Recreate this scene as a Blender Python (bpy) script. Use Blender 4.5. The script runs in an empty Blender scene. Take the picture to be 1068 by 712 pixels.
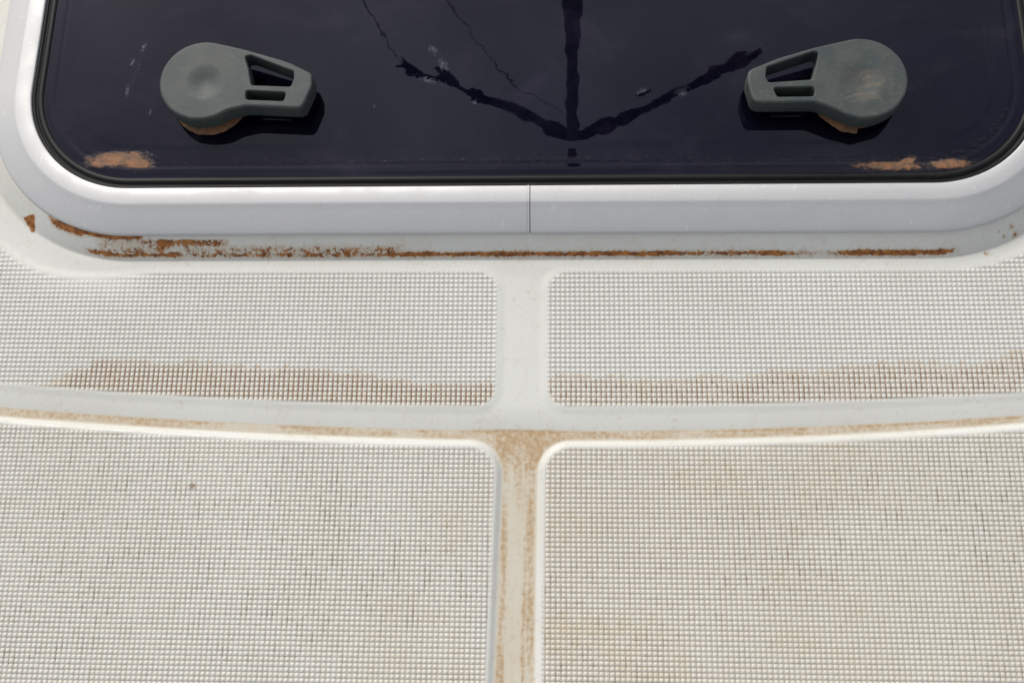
import bpy, bmesh, math, random
import numpy as np
from mathutils import Vector, Matrix
C = bpy.context.scene.collection
sc = bpy.context.scene
R = math.radians
MM = 0.001

# ---------------------------------------------------------------- camera
FPX, W0, H0 = 1100.0, 1068.0, 712.0
yh = np.array([50.0, 3836.0, -FPX]); yh /= np.linalg.norm(yh)
xh = np.array([1.0, 0.0, 50.0 / FPX]); xh /= np.linalg.norm(xh)
zh = np.cross(xh, yh)
AX = np.array([xh, yh, zh])                       # columns: camera axes in deck coordinates
CAM = np.array([0.0233433, -0.12410721, 0.61619274])
cd = bpy.data.cameras.new('camera'); cam = bpy.data.objects.new('camera', cd); C.objects.link(cam)
m4 = Matrix([[AX[0][0], AX[0][1], AX[0][2], CAM[0]],
             [AX[1][0], AX[1][1], AX[1][2], CAM[1]],
             [AX[2][0], AX[2][1], AX[2][2], CAM[2]],
             [0, 0, 0, 1]])
cam.matrix_world = m4
cd.sensor_width = 36.0; cd.lens = FPX / W0 * 36.0
cd.clip_start = 0.01; cd.clip_end = 8000
sc.camera = cam

# ---------------------------------------------------------------- sky and sun (hazy bright day, sun beyond the hatch)
SUN_EL, SUN_AZ = 38.0, -28.0                      # azimuth from +Y, negative = to the left
SUN_STRENGTH, SKY_STRENGTH, EXPOSURE = 1.85, 0.12, 0.06
w = bpy.data.worlds.new('World'); sc.world = w; w.use_nodes = True
nt = w.node_tree; nt.nodes.clear()
wo = nt.nodes.new('ShaderNodeOutputWorld'); bg = nt.nodes.new('ShaderNodeBackground')
sky = nt.nodes.new('ShaderNodeTexSky'); sky.sky_type = 'NISHITA'; sky.sun_disc = False
sky.sun_elevation = R(SUN_EL); sky.sun_rotation = R(SUN_AZ); sky.air_density = 1.0; sky.dust_density = 3.0
tc = nt.nodes.new('ShaderNodeTexCoord')
mp = nt.nodes.new('ShaderNodeMapping'); mp.inputs['Scale'].default_value = (1, 1, 1.0)
cn = nt.nodes.new('ShaderNodeTexNoise'); cn.inputs['Scale'].default_value = 2.3; cn.inputs['Detail'].default_value = 6; cn.inputs['Roughness'].default_value = .55
cr = nt.nodes.new('ShaderNodeValToRGB'); cr.color_ramp.elements[0].position = .34; cr.color_ramp.elements[1].position = .66
cr.color_ramp.elements[0].color = (0.35, .35, .35, 1); cr.color_ramp.elements[1].color = (.95, .95, .95, 1)
mx = nt.nodes.new('ShaderNodeMix'); mx.data_type = 'RGBA'
# high cloud: brightest round the hidden sun, duller behind the viewer
dt = nt.nodes.new('ShaderNodeVectorMath'); dt.operation = 'DOT_PRODUCT'
dt.inputs[1].default_value = (math.sin(R(SUN_AZ)) * math.cos(R(SUN_EL)), math.cos(R(SUN_AZ)) * math.cos(R(SUN_EL)), math.sin(R(SUN_EL)))
mr_ = nt.nodes.new('ShaderNodeMapRange'); mr_.interpolation_type = 'SMOOTHSTEP'
mr_.inputs['From Min'].default_value = -.1; mr_.inputs['From Max'].default_value = 1.0; mr_.inputs['To Min'].default_value = 2.6; mr_.inputs['To Max'].default_value = 9.5
cn2 = nt.nodes.new('ShaderNodeTexNoise'); cn2.inputs['Scale'].default_value = 3.1; cn2.inputs['Detail'].default_value = 4
cm2 = nt.nodes.new('ShaderNodeMapRange'); cm2.inputs['From Min'].default_value = .35; cm2.inputs['From Max'].default_value = .65; cm2.inputs['To Min'].default_value = .55; cm2.inputs['To Max'].default_value = 1.15
cmm = nt.nodes.new('ShaderNodeMath'); cmm.operation = 'MULTIPLY'
vm = nt.nodes.new('ShaderNodeVectorMath'); vm.operation = 'SCALE'; vm.inputs[0].default_value = (1.0, 1.01, 1.05)
L = nt.links.new
L(tc.outputs['Generated'], dt.inputs[0]); L(dt.outputs['Value'], mr_.inputs['Value']); L(tc.outputs['Generated'], cn2.inputs['Vector']); L(cn2.outputs['Fac'], cm2.inputs['Value']); L(mr_.outputs[0], cmm.inputs[0]); L(cm2.outputs[0], cmm.inputs[1]); L(cmm.outputs[0], vm.inputs['Scale']); L(vm.outputs[0], mx.inputs['B'])
L(tc.outputs['Generated'], mp.inputs['Vector']); L(mp.outputs[0], cn.inputs['Vector']); L(cn.outputs['Fac'], cr.inputs['Fac'])
L(sky.outputs[0], mx.inputs['A']); L(cr.outputs['Color'], mx.inputs['Factor'])
L(mx.outputs['Result'], bg.inputs['Color']); bg.inputs['Strength'].default_value = SKY_STRENGTH
L(bg.outputs[0], wo.inputs['Surface'])
sd = bpy.data.lights.new('sun', 'SUN'); so = bpy.data.objects.new('sun', sd); C.objects.link(so)
sd.energy = SUN_STRENGTH; sd.angle = R(14); sd.color = (1, .965, .91)
sv = Vector((math.sin(R(SUN_AZ)) * math.cos(R(SUN_EL)), math.cos(R(SUN_AZ)) * math.cos(R(SUN_EL)), math.sin(R(SUN_EL))))
so.rotation_euler = (-sv).to_track_quat('-Z', 'Y').to_euler(); so.location = (0, 2, 3)
sc.view_settings.view_transform = 'Standard'; sc.view_settings.look = 'None'
sc.view_settings.gamma = 1; sc.view_settings.exposure = EXPOSURE; sc.view_settings.use_curve_mapping = False

# ---------------------------------------------------------------- helpers
def P(u, v, z=0.0):
    """survey point of the photograph carried onto the real horizontal plane at height z (mm) -> x, y in mm"""
    r = AX @ np.array([u - W0 / 2, -(v - H0 / 2), -FPX]); t = (z * MM - CAM[2]) / r[2]; p = CAM + r * t
    return p[0] * 1000, p[1] * 1000

def ss(a, b, x):
    t = np.clip((x - a) / (b - a), 0, 1); return t * t * (3 - 2 * t)

def vnoise(x, y, seed=0):
    xi = np.floor(x).astype(np.int64); yi = np.floor(y).astype(np.int64)
    fx = x - xi; fy = y - yi; fx = fx * fx * (3 - 2 * fx); fy = fy * fy * (3 - 2 * fy)
    def h(a, b):
        n = (a * 374761393 + b * 668265263 + seed * 974634777) & 0xFFFFFFFF
        n = ((n ^ (n >> 13)) * 1274126177) & 0xFFFFFFFF
        n = (n ^ (n >> 16)) & 0xFFFFFFFF
        return n / 4294967295.0
    return (h(xi, yi) * (1 - fx) + h(xi + 1, yi) * fx) * (1 - fy) + (h(xi, yi + 1) * (1 - fx) + h(xi + 1, yi + 1) * fx) * fy

def fbm(x, y, seed=0, o=4):
    s = 0; a = .5; t = 0
    for k in range(o):
        s = s + a * vnoise(x, y, seed + k * 17); t += a; x = x * 2.03; y = y * 2.03; a *= .5
    return s / t

def tag(o, label=None, cat=None, group=None, kind=None):
    if label: o['label'] = label
    if cat: o['category'] = cat
    if group: o['group'] = group
    if kind: o['kind'] = kind
    return o

def link(name, me, mat, parent=None, smooth=True):
    me.name = name
    o = bpy.data.objects.new(name, me); C.objects.link(o)
    if mat: me.materials.clear(); me.materials.append(mat)
    if parent: o.parent = parent
    if smooth: me.polygons.foreach_set('use_smooth', [True] * len(me.polygons))
    return o

def grid_mesh(name, X, Y, Z, keep, attrs, mat, parent=None, smooth=True):
    """X,Y,Z 2-D arrays in mm; keep = bool per vertex; a quad stays when any of its corners is kept"""
    ny, nx = X.shape
    idx = np.arange(nx * ny).reshape(ny, nx)
    q = np.stack([idx[:-1, :-1], idx[:-1, 1:], idx[1:, 1:], idx[1:, :-1]], -1).reshape(-1, 4)
    k = keep.ravel()[q].any(1); q = q[k]
    used = np.unique(q); remap = -np.ones(nx * ny, np.int64); remap[used] = np.arange(len(used))
    q = remap[q]
    co = np.stack([X.ravel()[used], Y.ravel()[used], Z.ravel()[used]], -1) * MM
    me = bpy.data.meshes.new(name)
    me.vertices.add(len(used)); me.vertices.foreach_set('co', co.astype(np.float32).ravel())
    me.loops.add(len(q) * 4); me.loops.foreach_set('vertex_index', q.astype(np.int32).ravel())
    me.polygons.add(len(q)); me.polygons.foreach_set('loop_start', np.arange(0, len(q) * 4, 4, dtype=np.int32))
    me.update(calc_edges=True)
    for an, av in attrs.items():
        a = me.attributes.new(an, 'FLOAT', 'POINT'); a.data.foreach_set('value', np.broadcast_to(av, X.shape).ravel()[used].astype(np.float32))
    me.validate()
    return link(name, me, mat, parent, smooth)

# ---------------------------------------------------------------- node material helpers
class Mat:
    def __init__(s, name):
        s.m = bpy.data.materials.new(name); s.m.use_nodes = True; s.t = s.m.node_tree
        s.b = s.t.nodes['Principled BSDF']
    def n(s, typ, **kw):
        x = s.t.nodes.new(typ)
        for k, v in kw.items():
            if k in x.inputs: x.inputs[k].default_value = v
            else: setattr(x, k, v)
        return x
    def l(s, a, b): s.t.links.new(a, b)
    def coord(s):
        if not hasattr(s, '_c'): s._c = s.n('ShaderNodeTexCoord').outputs['Object']
        return s._c
    def noise(s, scale, detail=4, rough=.55, stretch=None, distort=0):
        x = s.n('ShaderNodeTexNoise', Scale=scale, Detail=detail, Roughness=rough, Distortion=distort)
        if stretch:
            mpn = s.n('ShaderNodeMapping'); mpn.inputs['Scale'].default_value = stretch
            s.l(s.coord(), mpn.inputs['Vector']); s.l(mpn.outputs[0], x.inputs['Vector'])
        else: s.l(s.coord(), x.inputs['Vector'])
        return x.outputs['Fac']
    def ramp(s, f, a, b, lo=0., hi=1.):
        x = s.n('ShaderNodeMapRange'); x.interpolation_type = 'SMOOTHSTEP'
        s.l(f, x.inputs['Value']); x.inputs['From Min'].default_value = a; x.inputs['From Max'].default_value = b
        x.inputs['To Min'].default_value = lo; x.inputs['To Max'].default_value = hi
        return x.outputs['Result']
    def math(s, op, a, b):
        x = s.n('ShaderNodeMath'); x.operation = op
        for i, v in enumerate((a, b)):
            if isinstance(v, (int, float)): x.inputs[i].default_value = v
            else: s.l(v, x.inputs[i])
        return x.outputs[0]
    def mix(s, f, a, b):
        x = s.n('ShaderNodeMix'); x.data_type = 'RGBA'
        for k, v in (('Factor', f), ('A', a), ('B', b)):
            if isinstance(v, (int, float)): x.inputs[k].default_value = v
            elif isinstance(v, tuple): x.inputs[k].default_value = (*v, 1)
            else: s.l(v, x.inputs[k])
        return x.outputs['Result']
    def attr(s, nm):
        return s.n('ShaderNodeAttribute', attribute_name=nm).outputs['Fac']
    def bump(s, f, strength, dist, prev=None):
        x = s.n('ShaderNodeBump', Strength=strength, Distance=dist); s.l(f, x.inputs['Height'])
        if prev: s.l(prev, x.inputs['Normal'])
        s.l(x.outputs[0], s.b.inputs['Normal']); return x.outputs[0]
    def set(s, **kw):
        for k, v in kw.items():
            k = k.replace('_', ' ')
            i = s.b.inputs[k]
            if isinstance(v, tuple): i.default_value = (*v, 1)
            elif isinstance(v, (int, float)): i.default_value = v
            else: s.l(v, i)

# gelcoat: smooth moulded deck with grime film and rust
GEL = (.74, .735, .675)
def gelcoat(name, panel):
    M = Mat(name)
    c = M.mix(M.ramp(M.noise(9, 3), .35, .7), GEL, (.70, .69, .625))
    c = M.mix(M.math('MULTIPLY', M.ramp(M.noise(420, 3, .7), .55, .75), .10), c, (.42, .41, .36))
    film = M.attr('film'); rust = M.attr('rust')
    if panel:
        tan = M.attr('tan')
        c = M.mix(M.math('MULTIPLY', tan, M.ramp(M.noise(160, 3), .3, .7, .45, 1.)), c, M.mix(M.attr('warm'), (.66, .56, .37), (.66, .50, .29)))
        gc = M.mix(M.attr('warm'), (.21, .17, .12), (.235, .125, .055))
        c = M.mix(M.math('MULTIPLY', film, M.ramp(M.noise(900, 2), .25, .6, .6, 1.)), c, gc)
    else:
        c = M.mix(M.math('MULTIPLY', M.ramp(film, .03, .5), M.ramp(M.noise(500, 5, .7), .2, .8, .45, .85)), c, (.66, .585, .45))
        fn = M.ramp(M.noise(230, 6, .68), .36, .66)
        fn2 = M.ramp(M.noise(45, 4, .6), .32, .68, .55, 1.)
        c = M.mix(M.math('MULTIPLY', M.math('MULTIPLY', film, fn2), M.ramp(M.noise(620, 5, .75), .3, .62, .6, 1.0)), c, (.64, .55, .395))
        hot = M.math('MULTIPLY', M.ramp(M.math('ADD', M.math('MULTIPLY', film, .42), M.noise(360, 7, .74)), .68, 1.02), M.ramp(film, .42, .92))
        c = M.mix(M.math('MULTIPLY', hot, .80), c, (.45, .27, .115))
        # crusty iron-red deposit, threshold shaped by the 'rust' field
        rn = M.noise(330, 5, .68, None, .8)
        rn2 = M.noise(90, 3, .5)
        rr = M.math('ADD', M.math('MULTIPLY', rust, 1.0), M.math('ADD', M.math('MULTIPLY', M.math('SUBTRACT', rn, .5), 1.5), M.math('MULTIPLY', M.math('SUBTRACT', rn2, .5), .5)))
        halo = M.math('MULTIPLY', M.ramp(rr, .0, .55), .50)
        c = M.mix(halo, c, (.50, .36, .20))
        rm = M.ramp(rr, .47, .66)
        rc = M.mix(M.ramp(M.noise(230, 5, .65), .34, .66), (.45, .18, .045), (.16, .052, .015))
        c = M.mix(rm, c, rc)
        M.set(Roughness=M.mix(rm, (.5, .5, .5), (.8, .8, .8)))
    M.set(Base_Color=c, Specular_IOR_Level=.4)
    if panel: M.set(Roughness=.38)
    b = M.bump(M.noise(60, 3), .12, .0008)
    M.bump(M.noise(1400, 2), .15, .00008, b)
    return M.m
m_deck = gelcoat('gelcoat_smooth', False)
m_panel = gelcoat('gelcoat_textured', True)

def metal():
    M = Mat('anodised_aluminium')
    g = M.noise(2600, 2, .6); sp = M.noise(420, 4, .75)
    c = M.mix(M.ramp(g, .3, .7), (.575, .570, .555), (.655, .65, .635))
    c = M.mix(M.math('MULTIPLY', M.ramp(sp, .60, .72), .45), c, (.42, .43, .42))
    c = M.mix(M.math('MULTIPLY', M.ramp(M.noise(130, 4, .7, (1, 1, 1)), .62, .72), .35), c, (.86, .86, .84))
    M.set(Base_Color=c, Metallic=.36, Roughness=M.ramp(M.noise(60, 3), .3, .7, .48, .6))
    M.bump(g, .10, .0001)
    return M.m
m_metal = metal()
def simple(name, col, rough, nscale=300, amt=.25, col2=None, bmp=.1, metallic=0, spec=.5):
    M = Mat(name)
    c2 = col2 or tuple(v * (1 - amt) for v in col)
    M.set(Base_Color=M.mix(M.ramp(M.noise(nscale, 5, .6), .35, .65), col, c2), Roughness=rough, Metallic=metallic, Specular_IOR_Level=spec)
    M.bump(M.noise(nscale * 2, 3), bmp, .0002)
    return M.m
m_rubber = simple('black_rubber', (.007, .007, .006), .5, 200, .4, spec=.3)
m_joint = simple('joint_shadow_gap', (.05, .05, .05), .7)
m_seam = simple('seam_filler', (.35, .36, .38), .5)

def glass():
    M = Mat('smoked_acrylic')
    haze = M.attr('haze'); mud = M.attr('mud')
    c = M.mix(M.ramp(M.noise(7, 3), .35, .65), (.0018, .0018, .0060), (.0034, .0033, .0098))
    # dried salt marks and dust
    c = M.mix(M.math('MULTIPLY', M.ramp(M.noise(900, 3, .7), .62, .8), .10), c, (.25, .25, .24))
    c = M.mix(M.math('MULTIPLY', M.ramp(M.noise(14, 5, .62, (1, 1.6, 1), .6), .50, .72), .05), c, (.16, .14, .20))
    hz = M.ramp(M.math('ADD', haze, M.math('MULTIPLY', M.math('SUBTRACT', M.noise(520, 6, .78), .5), 1.9)), .46, .95)
    c = M.mix(M.math('MULTIPLY', hz, .24), c, (.26, .27, .32))
    mr = M.math('ADD', mud, M.math('MULTIPLY', M.math('SUBTRACT', M.noise(230, 5, .65, (1, 2.2, 1)), .5), 1.1))
    mm = M.ramp(mr, .38, .66)
    mcol = M.mix(M.ramp(M.noise(140, 6, .7), .32, .66), (.38, .175, .075), (.17, .105, .062))
    c = M.mix(M.math('MULTIPLY', M.ramp(mr, .12, .5), .10), c, (.22, .17, .12))
    c = M.mix(M.math('MULTIPLY', mm, .9), c, mcol)
    M.set(Base_Color=c, Roughness=M.math('ADD', M.math('MULTIPLY', mm, .6), M.math('ADD', M.math('MULTIPLY', hz, .25), M.ramp(M.noise(25, 4), .3, .7, .004, .02))), Specular_IOR_Level=.35, Specular_Tint=(.80, .80, 1.0))
    b = M.bump(M.noise(24, 2, .5), .24, .00035)
    M.bump(M.math('MULTIPLY', M.noise(95, 1.5, .5), M.math('ADD', .30, haze)), .22, .00018, b)
    b3 = [n_ for n_ in M.t.nodes if n_.bl_idname == 'ShaderNodeBump'][-1].outputs[0]
    M.bump(M.math('MULTIPLY', mm, M.ramp(M.noise(400, 4, .7), .2, .8, .6, 1.)), .9, .0006, b3)
    return M.m
m_glass = glass()

def handle_mat():
    M = Mat('weathered_grey_plastic')
    c = M.mix(M.ramp(M.noise(60, 5, .6), .35, .68), (.052, .064, .062), (.074, .082, .075))
    c = M.mix(M.math('MULTIPLY', M.ramp(M.noise(260, 4, .7, (1, 1.8, 1)), .52, .74), .5), c, (.15, .15, .125))
    c = M.mix(M.math('MULTIPLY', M.ramp(M.noise(700, 5, .8, (1, .35, 1)), .60, .72), .5), c, (.17, .17, .16))
    c = M.mix(M.math('MULTIPLY', M.ramp(M.noise(34, 3, .6), .5, .7), .35), c, (.055, .060, .058))
    mud = M.attr('mud')
    mm = M.ramp(M.math('ADD', mud, M.math('MULTIPLY', M.math('SUBTRACT', M.noise(75, 4, .55, (1, 2.2, 1), 1.6), .5), 1.5)), .35, .95)
    c = M.mix(M.math('MULTIPLY', mm, .6), c, (.22, .17, .12))
    M.set(Base_Color=c, Roughness=.55, Specular_IOR_Level=.4)
    M.bump(M.noise(1500, 3), .25, .0001)
    return M.m
m_handle = handle_mat()
m_handle_dark = simple('dark_handle_base', (.03, .032, .03), .5)
m_mud = simple('dried_mud', (.30, .135, .055), .85, 250, .5, (.15, .09, .05), .6)
m_mast = simple('mast_paint', (.16, .15, .17), .6)
m_spreader = simple('spreader_paint', (.02, .02, .022), .6)
m_wire = simple('wire', (.05, .05, .05), .4, metallic=.6)

# ---------------------------------------------------------------- surveyed outlines, mm in deck coordinates
def fit(pts, deg=3):
    xy = np.array([P(*p) for p in pts]); return np.polyfit(xy[:, 0], xy[:, 1], deg)
def clampx(x): return np.clip(x, -330, 300)
def arc(c, x):
    xc = clampx(x); d = np.polyder(c)
    return np.polyval(c, xc) + (x - xc) * np.polyval(d, xc)
cG = fit([(0, 425), (100, 431), (200, 437), (400, 447), (540, 449.5), (700, 448), (900, 441), (1068, 433)])
cU = fit([(0, 401), (60, 406), (150, 411), (300, 420), (500, 425), (575, 426), (700, 424), (850, 420), (1068, 411)])
cL = fit([(0, 441), (100, 447), (250, 455), (400, 462), (490, 467), (590, 466), (700, 464), (900, 456), (1068, 448)])
HX0, HX1, HY0, HY1 = -318.5, 321.0, 147.5, 707.0
RL, RR, RT = 71.0, 71.0, 71.0

def hatch_off(x, y):
    """distance outside the inner edge of the hatch frame (mm), rounded corners"""
    d = np.maximum(np.maximum(HX0 - x, x - HX1), np.maximum(HY0 - y, y - HY1))
    for cx, cy, r, sx, sy in ((HX0 + RL, HY0 + RL, RL, -1, -1), (HX1 - RR, HY0 + RR, RR, 1, -1), (HX0 + RT, HY1 - RT, RT, -1, 1), (HX1 - RT, HY1 - RT, RT, 1, 1)):
        a = (x - cx) * sx; b = (y - cy) * sy
        inc = (a > 0) & (b > 0)
        d = np.where(inc, np.hypot(a, b) - r, d)
    return d

def rinside(r, *ds):
    s = 0; m = None
    for d in ds:
        s = s + np.maximum(r - d, 0) ** 2; m = d if m is None else np.minimum(m, d)
    return np.where(m > r, m, r - np.sqrt(s))

CREASE = 42.0
def ins_upper(x, y, side):
    dx = (-14.6 - x) if side < 0 else (x - 15.2)
    return rinside(13, dx, y - arc(cU, x), hatch_off(x, y) - CREASE - 7.0 - 14.0 * ss(-225, -325, x) - 3 * ss(250, 330, x), 446.0 - np.abs(x), 396.0 - y)
def ins_lower(x, y, side):
    dx = (-14.4 - .026 * np.clip(-31 - y, 0, 200) - x) if side < 0 else (x - 13.9 + .010 * np.clip(-31 - y, 0, 200))
    return rinside(16, dx, arc(cL, x) - y, 446.0 - np.abs(x), y + 362.0)

FLOOR = -2.3
def base_h(x, y):
    s = y - arc(cG, x)
    # upper side
    iu = np.maximum(ins_upper(x, y, -1), ins_upper(x, y, 1))
    up = -0.5 * (1 - ss(-5, .5, iu)) * ss(CREASE, CREASE + 12, hatch_off(x, y))
    t = np.clip(s / 15.0, 0, 1)
    w_ = 1 - (1 - t) ** 1.7
    up = FLOOR * (1 - w_) + up * w_
    il = np.maximum(ins_lower(x, y, -1), ins_lower(x, y, 1))
    lo = FLOOR * (1 - ss(-4.2, 0.3, il))
    h = np.where(s > 0, up, lo)
    # coaming that carries the hatch frame
    o = hatch_off(x, y)
    co = 10.0 * np.clip((CREASE - o) / 13.0, 0, 1) ** .92
    h = h + co
    h = np.where(o < -20, 5.0, h)
    return h

# ---------------------------------------------------------------- deck (smooth mouldings)
def lines(*segs):
    out = []
    for a, b, st in segs:
        n = max(1, int(round((b - a) / st))); out += list(a + (b - a) * np.arange(n) / n)
    out.append(segs[-1][1]); return np.array(out)
dx_ = lines((-2200, -520, 120), (-520, -380, 8), (-380, -22, 1.25), (-22, 22, .7), (22, 340, 1.25), (340, 520, 8), (520, 2200, 120))
dy_ = lines((-1500, -520, 90), (-520, -230, 8), (-230, -40, 1.25), (-40, 30, .6), (30, 95, 1.1), (95, 124, .5), (124, 320, 1.3), (320, 800, 8), (800, 5200, 200))
X, Y = np.meshgrid(dx_, dy_)
Z = base_h(X, Y)
O = hatch_off(X, Y)
S = Y - arc(cG, X)
Il = np.maximum(ins_lower(X, Y, -1), ins_lower(X, Y, 1)); Iu = np.maximum(ins_upper(X, Y, -1), ins_upper(X, Y, 1))
inner = np.where(S > 0, Iu, Il)
lim = (np.abs(X) < 452) & (Y > -372) & (Y < 420)
Z = np.where((inner > 4.0) & lim, Z - 1.5, Z)
# camber / sheer far away so the deck falls off like a real foredeck
# grime film on the groove floors
film = np.zeros_like(X)
gz = ss(1.0, -.3, S) * ss(-3.2, -7.2, Il) * 0 + ss(.8, -.2, S) * (1 - ss(-5.4, -2.6, Il))
lx = X
amp = .50 + .55 * fbm(X / 22, Y / 8, 5, 3) 
film = gz * (amp + .0) * ss(-20, -9, S)
cen = np.exp(-((X + 1) / 34) ** 2) * ss(-34, -4, Y)
film = np.maximum(film, gz * cen * 1.0)
film = np.where((S < .6) & (np.abs(X + 1) < 14) , np.maximum(film, gz * (.34 + .40 * ss(.25, .75, fbm(X / 3.0, Y / 30, 9, 5)) + .30 * ss(-40, -8, Y) + .22 * ss(2.5, 7.5, np.abs(X + 1.8)))), film)
line = np.exp(-((S + .9) / 1.1) ** 2) * (.50 + .75 * ss(.35, .7, fbm(X / 20, X * 0, 21, 4))) * (.5 + .5 * ss(-310, -200, X))
film = np.maximum(film, line * 1.0)
film += np.exp(-((S - .3) / .9) ** 2) * np.exp(-((X + 3) / 22) ** 2) * .9
stripe = 1.0 * np.exp(-((X - 3.2 + (Y + 60) * -.01) / 2.6) ** 2) * ss(-2, -10, Y) * (.45 + .55 * ss(.3, .7, fbm(X / 2.5, Y / 12, 41, 4)))
film = np.maximum(film, stripe * .95)
film = np.maximum(film, .10 * ss(CREASE - 2, CREASE - 14, O) * (O > 20))
film = np.maximum(film, .22 * ss(CREASE + 4, CREASE, O) * ss(CREASE - 6, CREASE, O) * fbm(X / 25, Y / 25, 3))
film = np.clip(film, 0, 1)
# rust along the foot of the coaming
def bell(v, c, wd): return np.exp(-((v - c) / wd) ** 2)
def seg(v, a, b, f=8): return ss(a - f, a + f, v) * ss(b + f, b - f, v)
low = Y < 250
core = bell(O, 39.0, 1.75)
rust = core * (.80 * seg(X, -277, -215, 4) + .66 * seg(X, -212, -80, 6) + .86 * seg(X, -80, 95, 8) + .72 * seg(X, 95, 160, 8) + .50 * seg(X, 150, 190) + .98 * seg(X, 192, 262, 9))
rust = np.maximum(rust, ss(30.0, 31.5, O) * ss(41.5, 39.5, O) * (.52 * seg(X, -268, -222, 6) + .62 * seg(X, -228, -185, 4) * ss(37.5, 33, O)))
rust = np.maximum(rust, ss(31.5, 37, O) * ss(41.2, 40, O) * .56 * seg(X, -215, -70, 12))
rust = np.maximum(rust, bell(O, 29.6, 2.0) * .95 * seg(X, -292, -238, 5))
rust = np.maximum(rust, bell(O, 31.0, 2.4) * .95 * seg(X, -300, -276, 4))
rust = np.maximum(rust, bell(O, 31.5, 1.6) * .80 * seg(X, -236, -232, 3))
tx, ty = P(33, 234, 1.5)
tri = np.maximum(np.maximum(-(X - tx) * .85 - (Y - ty) * .5 - 2.2, (X - tx) * .95 - (Y - ty) * .15 - 2.4), np.abs(Y - ty) - 4.4)
rust = np.maximum(rust, ss(1.6, -1.0, tri) * 1.15)
for (u, v, rr_) in ((1053, 238, 1.8), (1060, 244, 1.9), (1047, 247, 1.3), (1040, 243, 1.0), (1030, 262, 1.2)):
    qx, qy = P(u, v, 3); rust = np.maximum(rust, np.exp(-((X - qx) ** 2 + (Y - qy) ** 2) / rr_ ** 2) * .75)
rust = rust * low
keep = ((O > -60) | (Y > 900)) 
deck = grid_mesh('deck', X, Y, Z, keep, {'film': film, 'rust': rust}, m_deck)
tag(deck, 'white gelcoat boat deck with stained moulded grooves around the hatch', None, None, 'structure')

# ---------------------------------------------------------------- raised anti-slip fields: real little truncated pyramids
def cell_lines(a, b, pitch, fine_a, fine_b):
    """groove edges and top edges of each cell; coarse pyramids outside the fine range"""
    vals = []; hs = []; cell = []
    k0, k1 = int(math.floor(a / pitch)), int(math.ceil(b / pitch))
    for k in range(k0, k1):
        c0 = k * pitch
        if fine_a <= c0 <= fine_b:
            fr = ((-.11, 0), (.11, 0), (.215, 1), (.785, 1))
        else: fr = ((0, 0), (.5, 1))
        for f, h in fr:
            vals.append(c0 + f * pitch); hs.append(h); cell.append(k)
    return np.array(vals), np.array(hs, float), np.array(cell)

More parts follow.
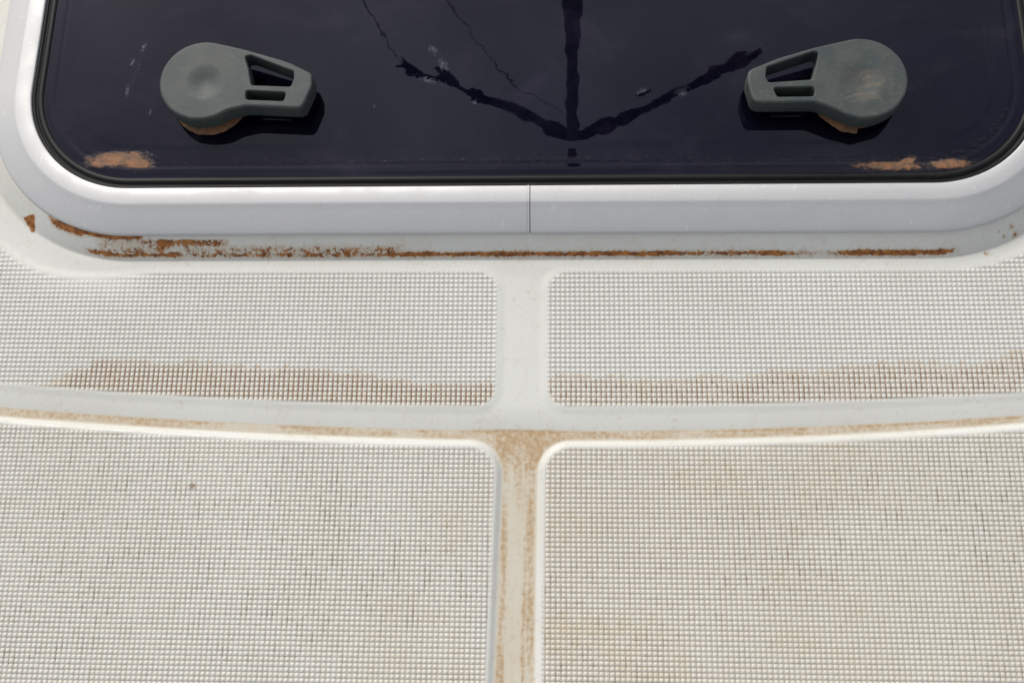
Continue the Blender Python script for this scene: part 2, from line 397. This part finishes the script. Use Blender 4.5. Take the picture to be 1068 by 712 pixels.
def nonskid(upper, side, label):
    px, py = 3.0, (3.0 if upper else 2.82)
    a, b = ((-450, -12) if side < 0 else (12, 450))
    xs, hx, cx = cell_lines(a, b, px, -385, 345)
    ya, yb = ((0, 400) if upper else (-366, 12))
    ys, hy, cy = cell_lines(ya, yb, py, -200, 155)
    X, Y = np.meshgrid(xs, ys); HX, HY = np.meshgrid(hx, hy); CX, CY = np.meshgrid(cx, cy)
    # hand-laid mould: the lattice is not perfectly straight
    Xd = X + .5 * (fbm(X / 90, Y / 60, 71, 2) - .5); Yd = Y + .5 * (fbm(X / 80, Y / 50, 72, 2) - .5)
    ins = (ins_upper if upper else ins_lower)(Xd, Yd, side)
    m = ss(0.2, 2.2, ins)
    if upper:   # the relief fades out round the coaming corners
        o = hatch_off(Xd, Yd)
        cf = ss(-225, -262, Xd) * ss(60, 100, Yd) * ss(CREASE + 38, CREASE + 8, o)
        m = m * (1 - .70 * cf)
    cellr = vnoise(CX * 1.0 + .01, CY * 1.0 + .01, 5)
    h = np.minimum(HX, HY) * m * ((.46 if upper else .38) + .12 * (cellr - .5))
    Z = base_h(Xd, Yd) + .04 + h
    s = Yd - arc(cU if upper else cL, Xd)
    gx = 1 - HX; gy = 1 - HY
    n1 = fbm(Xd / 55, Yd / 40, 31, 4); n2 = vnoise(CX * 1.0 + .3, CY / 2.4, 8); n3 = vnoise(CX * 1.0, CY * 1.0, 12)
    if upper:
        # brown water line held back by the lip below; its edge steps from cell to cell
        if side < 0:
            top = 12 * ss(-300, -268, CX * px) + 6 * ss(-268, -262, CX * px) + 3.5 * (fbm(CX * px / 40, CX * 0, 3, 3) - .5) * 2 - 7 * ss(-130, -20, CX * px) + 3 * ss(-290, -240, CX * px)
            amp = (.95 + .5 * (n3 - .5)) * ss(-296, -270, Xd); tanv = .30
        else:
            top = 16 + 9 * (fbm(CX * px / 45, CX * 0, 13, 3) - .5) * 2 + 6 * ss(120, 170, CX * px)
            amp = .66 + .5 * (n3 - .5) + .12 * (n1 - .5); tanv = .26
        top = top + 3.2 * (vnoise(CX * .7, CX * 0., 19) - .5) * (vnoise(CX / 6., CX * 0., 29) > .35)
        cs = CY * py - arc(cU, CX * px)
        band = (cs < top).astype(float) * ss(-1, 1.5, s)
        soft = ss(1.5, -5.5, cs - top) * .55 + .45
        film = band * soft * np.clip(gx * amp + gy * amp * .45, 0, 1)
        film = np.maximum(film, gx * .24 + gy * .24)  # even groove darkening: grime plus painted shade between the bumps
        tan = band * tanv * (.6 + .8 * n2); warm = band * .8 + .1
        edge = ss(5, 0, np.abs(cs - top)) * band
        tan = tan + edge * .10
    else:
        dens = .35 + .65 * ss(.25, .75, fbm(Xd / 70, Yd / 45, 33 + side, 3))
        strong = ss(.45, 1.0, .6 * n2 + .4 * vnoise(CX + .1, CY / 1.3, 77)) * dens * 1.3
        film = gx * (.32 + .40 * strong) + gy * (.20 + .16 * ss(.4, .9, n3) * dens)
        tn = ss(.40, .70, fbm(Xd / 38, Yd / 30, 51 + side, 4))
        if side > 0:
            tan = .27 + .26 * tn * (1 - .6 * ss(90, 230, Xd)) + .08 * ss(60, 20, Xd)
            warm = .55 - .35 * ss(100, 260, Xd)
        else:
            tan = .19 + .20 * tn * ss(-170, -30, Xd) + .03 * tn
            warm = .15 + .35 * ss(-120, -20, Xd) * tn
        tan = tan + .10 * ss(-14, 0, s) * tn
        film = film * (.75 + .5 * n1)
        qx, qy = P(201, 507)
        spot = np.exp(-(((Xd - qx) ** 2 + (Yd - qy) ** 2) / 1.7 ** 2)); film = np.maximum(film, spot * 1.3); warm = np.maximum(warm, spot)
        q2 = np.exp(-((((Xd - qx + 6) / 12) ** 2 + ((Yd - qy) / 3.5) ** 2))); tan = np.maximum(tan, .25 * q2)
    film = np.clip(film, 0, 1) * m; tan = np.clip(tan, 0, 1) * ss(-.5, 2.5, ins)
    o = grid_mesh('nonskid_panel', Xd, Yd, Z, ins > -.3, {'film': film, 'tan': tan, 'warm': np.clip(warm, 0, 1), 'rust': film * 0}, m_panel, deck, smooth=False)
    if label: o['label'] = label
    return o
nonskid(True, -1, 'upper left anti-slip panel with dark brown waterline along its lower edge')
nonskid(True, 1, 'upper right anti-slip panel with faint tan waterline along its lower edge')
nonskid(False, -1, 'lower left anti-slip panel with greyish grooves')
nonskid(False, 1, 'lower right anti-slip panel with yellowish tan staining')

# ---------------------------------------------------------------- hatch
hatch = bpy.data.objects.new('deck_hatch', None); C.objects.link(hatch)
tag(hatch, 'boat deck hatch with smoked acrylic pane, silver aluminium frame and two grey lever handles', 'hatch')

def hatch_path():
    pts = []
    def add(x, y, nx, ny): pts.append((x, y, nx, ny))
    def cornr(cx, cy, r, a0, a1, n=28):
        for i in range(n + 1):
            a = R(a0 + (a1 - a0) * i / n); add(cx + r * math.cos(a), cy + r * math.sin(a), math.cos(a), math.sin(a))
    add(5.2, HY0, 0, -1)
    for k in range(1, 6): add(5.2 + (HX1 - RR - 5.2) * k / 6, HY0, 0, -1)
    cornr(HX1 - RR, HY0 + RR, RR, -90, 0)
    cornr(HX1 - RT, HY1 - RT, RT, 0, 90)
    cornr(HX0 + RT, HY1 - RT, RT, 90, 180)
    cornr(HX0 + RL, HY0 + RL, RL, 180, 270)
    for k in range(1, 6): add(HX0 + RL + (3.0 - HX0 - RL) * k / 6, HY0, 0, -1)
    add(3.0, HY0, 0, -1)
    return pts
HP = hatch_path()
def sweep(name, prof, pts, closed, mat, parent=hatch, cap=True, jitter=0):
    bm = bmesh.new(); rings = []
    for (x, y, nx, ny) in pts:
        rings.append([bm.verts.new(((x + nx * o) * MM, (y + ny * o) * MM, z * MM)) for o, z in prof])
    n = len(prof)
    rr = list(zip(rings, rings[1:])) + ([(rings[-1], rings[0])] if closed else [])
    for a, b in rr:
        for i in range(n):
            j = (i + 1) % n
            bm.faces.new((a[i], a[j], b[j], b[i]))
    if not closed and cap:
        for rg in (rings[0], rings[-1][::-1]): bm.faces.new([bm.verts.new(v_.co) for v_ in rg])
    bmesh.ops.recalc_face_normals(bm, faces=bm.faces)
    me = bpy.data.meshes.new(name); bm.to_mesh(me); bm.free()
    return link(name, me, mat, parent)
prof_frame = [(0, 9.2), (0, 18.0), (.25, 18.45), (.8, 18.65), (5, 18.75), (10.2, 18.6), (11.3, 18.35), (12.2, 17.9), (16, 16.5), (20.5, 14.7), (25, 12.8), (27.6, 11.6), (28.6, 11.0), (29.0, 10.4), (28.8, 9.6), (28.0, 9.2)]
fr = sweep('frame', prof_frame, HP, False, m_metal)
# thin joining sleeve seen in the seam
sweep('frame_joint', [(o + (-.25 if 1 <= i <= 14 else 0), z - .12) for i, (o, z) in enumerate(prof_frame)], [(3.07, HY0, 0, -1), (4.65, HY0, 0, -1)], False, m_metal)
sweep('joint_dark_filler', [(.5, 9.4), (.5, 17.6), (10.5, 17.8), (20, 14.0), (27.4, 10.6), (27.4, 9.4)], [(2.6, HY0, 0, -1), (5.6, HY0, 0, -1)], False, m_joint)  # dark strip added below the seam so its gaps read as shadow
GP = [p for p in HP]
sweep('gasket', [(-7.6, 15), (-7.4, 16.9), (-6.6, 17.5), (-5.6, 17.75), (-4.4, 17.6), (-3.7, 17.0), (-3.2, 16.2), (-2.4, 16.2), (-2.0, 17.1), (-1.1, 17.5), (-.1, 17.2), (-.05, 15)], GP, True, m_rubber)
# undercut shadow gap seal between frame and coaming
sweep('bedding_seal', [(18, 8.2), (18, 9.15), (26.6, 9.15), (27.2, 8.6)], GP, True, simple('grey_sealant', (.34, .33, .29), .8))

# pane
gx_ = lines((-322, -200, 1.2), (-200, 225, 1.6), (225, 326, 1.2)); gy_ = lines((146, 300, 1.2), (300, 708, 12))
X, Y = np.meshgrid(gx_, gy_); O = hatch_off(X, Y)
Z = 17.0 - .35 * ss(-11.5, -8, O) - .28 * bell(O, -15.5, .9) + .12 * ss(-26, -30, O)
haze = np.zeros_like(X); mud = np.zeros_like(X)
def blob(u, v, ru, rv, ang=0):
    qx, qy = P(u, v, 17); a = R(ang); ca, sa = math.cos(a), math.sin(a)
    dx, dy = X - qx, Y - qy; e = ((dx * ca + dy * sa) / (ru * .6)) ** 2 + ((-dx * sa + dy * ca) / (rv * .6)) ** 2
    return np.exp(-e)
for a in ((452, 52, 10, 6, -35), (462, 68, 12, 7, -50), (447, 84, 16, 4, -15), (150, 50, 4, 10, -20), (138, 66, 3, 8, -20), (133, 95, 3.5, 12, 0), (495, 107, 4, 4, 0), (157, 117, 3, 6, 0), (390, 111, 3, 3, 0), (712, 98, 8, 4, 25), (670, 95, 10, 4, 25)):
    haze = np.maximum(haze, blob(*a) * .85)
# sediment left in the sill corners
for a in ((122, 166, 34, 9.0, 3), (142, 170, 18, 7, -10), (108, 169, 16, 6, 8)):
    mud = np.maximum(mud, blob(*a) * 1.1)
for a in ((928, 173, 38, 5.5, -2), (990, 171, 26, 6.0, 2), (945, 169, 12, 5, 20)):
    mud = np.maximum(mud, blob(*a) * .95)
sill = bell(O, -17.5, 3.2) * (O < -9)
mud = np.maximum(mud, sill * .20 * (Y < 200))
haze = np.maximum(haze, sill * (.16 + .22 * fbm(X / 30, Y / 9, 61, 3)) * (Y < 200))
for a_ in ((458, 58, 22, 14, -40), (455, 86, 30, 10, -20), (142, 75, 9, 40, -14)): haze = np.maximum(haze, blob(*a_) * .50)
haze = np.maximum(haze, .30 * bell(O, -30, 2.0) * (np.abs(X) > 200))
grid_mesh('acrylic_pane', X, Y, Z, O < -7.0, {'haze': haze, 'mud': mud}, m_glass, hatch)
inner_glass = None

# ---------------------------------------------------------------- lever handles
def smooth_loop(pts, step, passes):
    p = np.array(pts); q = np.vstack([p, p[:1]]); sl = np.concatenate([[0], np.cumsum(np.linalg.norm(np.diff(q, axis=0), axis=1))])
    n = max(16, int(sl[-1] / step)); t = np.linspace(0, sl[-1], n, endpoint=False)
    o = np.stack([np.interp(t, sl, q[:, 0]), np.interp(t, sl, q[:, 1])], 1)
    for _ in range(passes): o = .25 * np.roll(o, 1, 0) + .5 * o + .25 * np.roll(o, -1, 0)
    a = (o[:, 0] * np.roll(o[:, 1], -1) - o[:, 1] * np.roll(o[:, 0], -1)).sum()
    return o if a > 0 else o[::-1]
def inset(o, d):
    t = np.roll(o, -1, 0) - np.roll(o, 1, 0); t /= np.linalg.norm(t, axis=1)[:, None]
    return o + np.stack([-t[:, 1], t[:, 0]], 1) * d          # counter-clockwise loop: left is inside
from mathutils.geometry import tessellate_polygon
def plate(outer, holes, dish, z0, z1, bev, name):
    """plate with rolled edges, windows and a dished recess as one closed mesh"""
    bm = bmesh.new()
    V = lambda p, z: bm.verts.new((p[0] * MM, p[1] * MM, z * MM))
    def strip(A_, B_, flip=False):
        n = len(A_)
        for k in range(n):
            f = (A_[k], A_[(k + 1) % n], B_[(k + 1) % n], B_[k]); bm.faces.new(f[::-1] if flip else f)
    arc_ = [(bev * (1 - math.sin(a)), bev * (1 - math.cos(a))) for a in [R(x) for x in (0, 15, 30, 45, 60, 75, 90)]]
    # (inset, drop): from side wall to the flat top
    prof = [(.6, z0), (0, z0 + .6)] + [(bev * (1 - math.cos(R(a))), z1 - bev * (1 - math.sin(R(a)))) for a in (0, 15, 30, 45, 60, 75, 90)]
    prof.append((bev + .25, z1))
    tops, bots = [], []
    for loop, sgn in [(outer, 1)] + [(h, -1) for h in holes]:
        k_ = 1 if sgn > 0 else .55
        rings = [[V(p, z if z < z1 - bev - .01 or True else z) for p in inset(loop, sgn * d * k_)] for d, z in prof]
        for A_, B_ in zip(rings, rings[1:]): strip(A_, B_, sgn < 0)
        tops.append(rings[-1]); bots.append(rings[0])
    dc, dr, dd_ = dish
    n = 72; rings = []
    for k in range(0, 24):
        t = 1 - k / 24; rr_ = dr * t; zz = z1 - dd_ * .5 * (1 + math.cos(math.pi * t))
        rings.append([V((dc[0] + rr_ * math.cos(2 * math.pi * i / n), dc[1] + rr_ * math.sin(2 * math.pi * i / n)), zz) for i in range(n)])
    for A_, B_ in zip(rings, rings[1:]): strip(A_, B_)
    ctr = V(dc, z1 - dd_)
    for i in range(n): bm.faces.new((rings[-1][i], rings[-1][(i + 1) % n], ctr))
    tops.append(rings[0])
    for group in (tops, bots):
        flat = [v for lp in group for v in lp]
        for tri_ in tessellate_polygon([[v.co for v in lp] for lp in group]):
            try: bm.faces.new([flat[i] for i in tri_])
            except ValueError: pass
    bmesh.ops.recalc_face_normals(bm, faces=bm.faces)
    me = bpy.data.meshes.new(name); bm.to_mesh(me); bm.free(); return me

def rounded(pts, r, n=6):
    """fillet every corner of a closed polygon (mm)"""
    out = []; N = len(pts)
    for i in range(N):
        p0, p1, p2 = (np.array(pts[(i + k) % N], float) for k in (-1, 0, 1))
        a = p0 - p1; b = p2 - p1; la, lb = np.linalg.norm(a), np.linalg.norm(b); a /= la; b /= lb
        ang = math.acos(max(-1, min(1, float(a @ b)))); ri = r[i] if isinstance(r, (list, tuple)) else r
        d = min(ri / math.tan(ang / 2), la * .48, lb * .48)
        s, e = p1 + a * d, p1 + b * d
        for k in range(n + 1):
            t = k / n; out.append((1 - t) ** 2 * s + 2 * t * (1 - t) * p1 + t * t * e)
    return out

ZT = 36.0
def build_handle(circle, r_mm, arm_pts, arm_r, holes, dimple, dimple_r, label, mudside):
    c = np.array(P(*circle, ZT))
    out = []
    pts = [np.array(P(*p, ZT)) for p in arm_pts]
    # first and last arm points lie on the head; polygon through them, filleted, then joined to the head arc
    # the upper arm edge leaves the round head at its tangent
    q = pts[1] - c; dq = np.linalg.norm(q); al = math.acos(r_mm / dq); aq = math.atan2(q[1], q[0])
    cand_ = [c + r_mm * np.array((math.cos(aq + sg * al), math.sin(aq + sg * al))) for sg in (1, -1)]
    pts[0] = max(cand_, key=lambda p: p[1])
    e0 = pts[-1] - c; pts[-1] = c + e0 / np.linalg.norm(e0) * r_mm
    f = [pts[0]] + rounded(pts, arm_r, 7)[8:-8] + [pts[-1]]
    s, e = f[0], f[-1]
    a_s = math.atan2(*(s - c)[::-1]); a_e = math.atan2(*(e - c)[::-1]); d = a_s - a_e
    d = max([v for v in (d, d + 2 * math.pi, d - 2 * math.pi) if abs(v) < 2 * math.pi], key=abs)
    ring = [c + r_mm * np.array((math.cos(a_e + d * k / 64), math.sin(a_e + d * k / 64))) for k in range(1, 64)]
    outline = smooth_loop(f + ring, .45, 14)
    hs = [smooth_loop(rounded([P(*p, ZT) for p in h], 1.5, 4), .3, 2) for h in holes]
    dc = P(*dimple, ZT)
    me = plate(outline, hs, (dc, dimple_r, 1.7), 23.6, ZT, 1.6, 'lever_handle')
    o = link('lever_handle', me, m_handle, hatch)
    wn = o.modifiers.new('normals', 'WEIGHTED_NORMAL'); wn.keep_sharp = True
    me = o.data
    n_ = len(me.vertices); co = np.zeros(n_ * 3, np.float32); me.vertices.foreach_get('co', co); co = co.reshape(-1, 3) / MM
    dd = np.hypot(co[:, 0] - dc[0], co[:, 1] - dc[1])
    mud_ = (mudside[1] + (mudside[0] - mudside[1]) * ss(dimple_r * 1.3, dimple_r * .5, np.hypot(co[:, 0] - dc[0] - 2, co[:, 1] - dc[1] + 3))) * ss(20, 36, co[:, 2])
    at = me.attributes.new('mud', 'FLOAT', 'POINT'); at.data.foreach_set('value', mud_.astype(np.float32))
    o['label'] = label
    # turned base under the head
    bm = bmesh.new(); rings = []
    prof = [(r_mm - 4.5, 17.05), (r_mm - 3.6, 18.0), (r_mm - 3.8, 21.5), (r_mm - 5.5, 22.6), (r_mm - 7, 23.2), (r_mm - 7, 27.2)]
    N = 72
    for pr, z in prof: rings.append([bm.verts.new(((c[0] + pr * math.cos(2 * math.pi * i / N)) * MM, (c[1] + pr * math.sin(2 * math.pi * i / N)) * MM, z * MM)) for i in range(N)])
    for a, b in zip(rings, rings[1:]):
        for i in range(N): bm.faces.new((a[i], a[(i + 1) % N], b[(i + 1) % N], b[i]))
    me = bpy.data.meshes.new('handle_base'); bm.to_mesh(me); bm.free()
    hb = link('handle_base', me, m_handle_dark, o)
    # crescent of dried mud trapped against the base
    rnd = random.Random(int(abs(c[0]))); bm = bmesh.new(); N = 130; ra = []; rb = []; rc_ = []
    for i in range(N):
        a = 2 * math.pi * i / N
        sN = max(0.0, -math.sin(a + mudside[2])) ** .5
        nz = float(fbm(np.array([i / 7.0]), np.array([c[0]]), 4, 3)[0]) - .5
        wd = max(.1, (3.4 + 5.0 * nz) * sN); r_in = r_mm - 4.6
        gap = .1 if float(vnoise(np.array([i / 9.0]), np.array([3.0 + c[0]]), 2)[0]) < .12 else 1.
        wd = .1 + (wd + .8) * sN * gap
        ra.append(bm.verts.new(((c[0] + r_in * math.cos(a)) * MM, (c[1] + r_in * math.sin(a)) * MM, (17.2 + 1.9 * sN * gap) * MM)))
        rb.append(bm.verts.new(((c[0] + (r_in + 1.3 + wd * .55) * math.cos(a)) * MM, (c[1] + (r_in + 1.3 + wd * .55) * math.sin(a)) * MM, (17.1 + 1.3 * sN * gap) * MM)))
        rc_.append(bm.verts.new(((c[0] + (r_in + 1.4 + wd) * math.cos(a)) * MM, (c[1] + (r_in + 1.4 + wd) * math.sin(a)) * MM, 16.95 * MM)))
    for A_, B_ in ((ra, rb), (rb, rc_)):
        for i in range(N): bm.faces.new((A_[i], B_[i], B_[(i + 1) % N], A_[(i + 1) % N]))
    me = bpy.data.meshes.new('mud_rim'); bm.to_mesh(me); bm.free(); link('mud_rim', me, m_mud, o)
    return o

build_handle((210.8, 83.5), 27.2,
             [(216, 43), (255, 51), (300, 64), (326, 76.5), (325.5, 90), (315, 113), (256, 110.5), (240, 121)],
             [12, 40, 40, 3.5, 6, 4, 9, 2],
             [[(255.5, 58.5), (262, 58), (306, 74.5), (306, 81), (303, 90), (262, 88.5), (259.5, 72)], [(256.5, 94.5), (298, 96.5), (295.5, 105), (256.5, 103.5)]],
             (214, 85.5), 13.5, 'left lever handle with smooth faded thumb recess', (.25, .10, -.15))
build_handle((899.8, 81), 27.2,
             [(888, 40.5), (850, 49), (812, 60), (780, 73), (779.5, 85), (786, 107), (852, 106.5), (869, 119)],
             [12, 40, 40, 5, 8, 5, 9, 2],
             [[(800, 70), (848, 54), (853.5, 54.5), (852.5, 62), (847, 82.5), (802, 85.5), (799, 80)], [(806.5, 91.5), (848, 90.5), (850, 94.5), (849, 100), (811, 100.5)]],
             (899, 84.5), 15.0, 'right lever handle with tan dirt smeared in its thumb recess', (.62, .16, .1))

# ---------------------------------------------------------------- rig standing forward of the hatch; the pane mirrors it
def refl(u, v, dist):
    """point at a given distance along the ray mirrored by the pane at photo survey point (u,v)"""
    p = np.array([*P(u, v, 17.0), 17.0]) * MM; d = p - CAM; d /= np.linalg.norm(d); d[2] = -d[2]
    return p + d * dist
def tube(name, pts, rad, mat, parent, seg=12):
    bm = bmesh.new(); rings = []
    pts = [Vector(p) for p in pts]
    for i, p in enumerate(pts):
        t = (pts[min(i + 1, len(pts) - 1)] - pts[max(i - 1, 0)]).normalized()
        a = t.cross(Vector((.3, .1, .9))).normalized(); b = t.cross(a)
        r = rad[i] if isinstance(rad, (list, tuple)) else rad
        rings.append([bm.verts.new(p + (a * math.cos(2 * math.pi * k / seg) + b * math.sin(2 * math.pi * k / seg)) * r) for k in range(seg)])
    for A_, B_ in zip(rings, rings[1:]):
        for k in range(seg): bm.faces.new((A_[k], A_[(k + 1) % seg], B_[(k + 1) % seg], B_[k]))
    bm.faces.new(rings[0][::-1]); bm.faces.new(rings[-1])
    me = bpy.data.meshes.new(name); bm.to_mesh(me); bm.free(); return link(name, me, mat, parent)
top = refl(597, 161, 8.2)
# mast foot: in the same mirrored plane, on the deck
pa = refl(597, 161, 1.0); pb = refl(598, -250, 1.0)
cm = np.array([CAM[0], CAM[1], .034 - CAM[2]])      # the camera mirrored in the pane
n_ = np.cross(pa - cm, pb - cm); fy = float(top[1]) - .35; foot = np.array([cm[0] + (-(n_[1] * (fy - cm[1]) + n_[2] * (0 - cm[2]))) / n_[0], fy, 0.0])
print('MAST', top, foot)
mast = bpy.data.objects.new('mast', None); C.objects.link(mast)
mast.location = tuple(foot)
tag(mast, 'dark sailing boat mast with spreaders and wire shrouds, mirrored in the smoked hatch pane', 'mast')
inv = Vector(foot)
def rel(p): return Vector(p) - inv
tube('mast_pole', [rel(foot), rel(foot + (top - foot) * .5), rel(top)], [.062, .060, .046], m_mast, mast, 20)
hub = foot + (top - foot) * .965
tipL = refl(416, 64, 8.0); tipR = refl(796, 54, 8.0); tipRi = tipR
jl = refl(596, 147, 8.05)
def spread(pxs, rads, dist=8.0):
    return tube('spreader', [rel(refl(u, v, dist)) for u, v in pxs], [v_ * 1.25 for v_ in rads], m_spreader, mast, 12)
spread([(597, 146), (585, 139), (565, 129), (540, 118), (515, 108), (495, 99), (478, 89), (464, 81), (446, 80), (428, 74), (416, 64)], [.05, .050, .045, .05, .042, .030, .026, .034, .036, .036, .04])
spread([(597, 146), (610, 141), (628, 132), (650, 124), (664, 116), (690, 102), (715, 93), (740, 80), (765, 68), (796, 54)], [.046, .05, .042, .046, .034, .030, .032, .036, .034, .02])
tube('shroud', [rel(refl(413, 62, 8.0)), rel(refl(395, 32, 6.5)), rel(refl(376, -4, 5.0))], .004, m_wire, mast, 6)
tube('shroud', [rel(refl(585, 120, 8.0)), rel(refl(520, 72, 7.0)), rel(refl(495, 40, 6.0)), rel(refl(462, -4, 5.0))], .0028, m_wire, mast, 6)

# ---------------------------------------------------------------- sea to the horizon
bm = bmesh.new()
for x, y in ((-4000, -4000), (4000, -4000), (4000, 4000), (-4000, 4000)): bm.verts.new((x, y, -1.3))
bm.faces.new(bm.verts); me = bpy.data.meshes.new('sea'); bm.to_mesh(me); bm.free()
Ms = Mat('sea_water'); Ms.set(Base_Color=(.02, .05, .06), Roughness=.12); Ms.bump(Ms.noise(1.5, 6, .6), .6, .3)
tag(link('sea', me, Ms.m), None, None, None, 'structure')
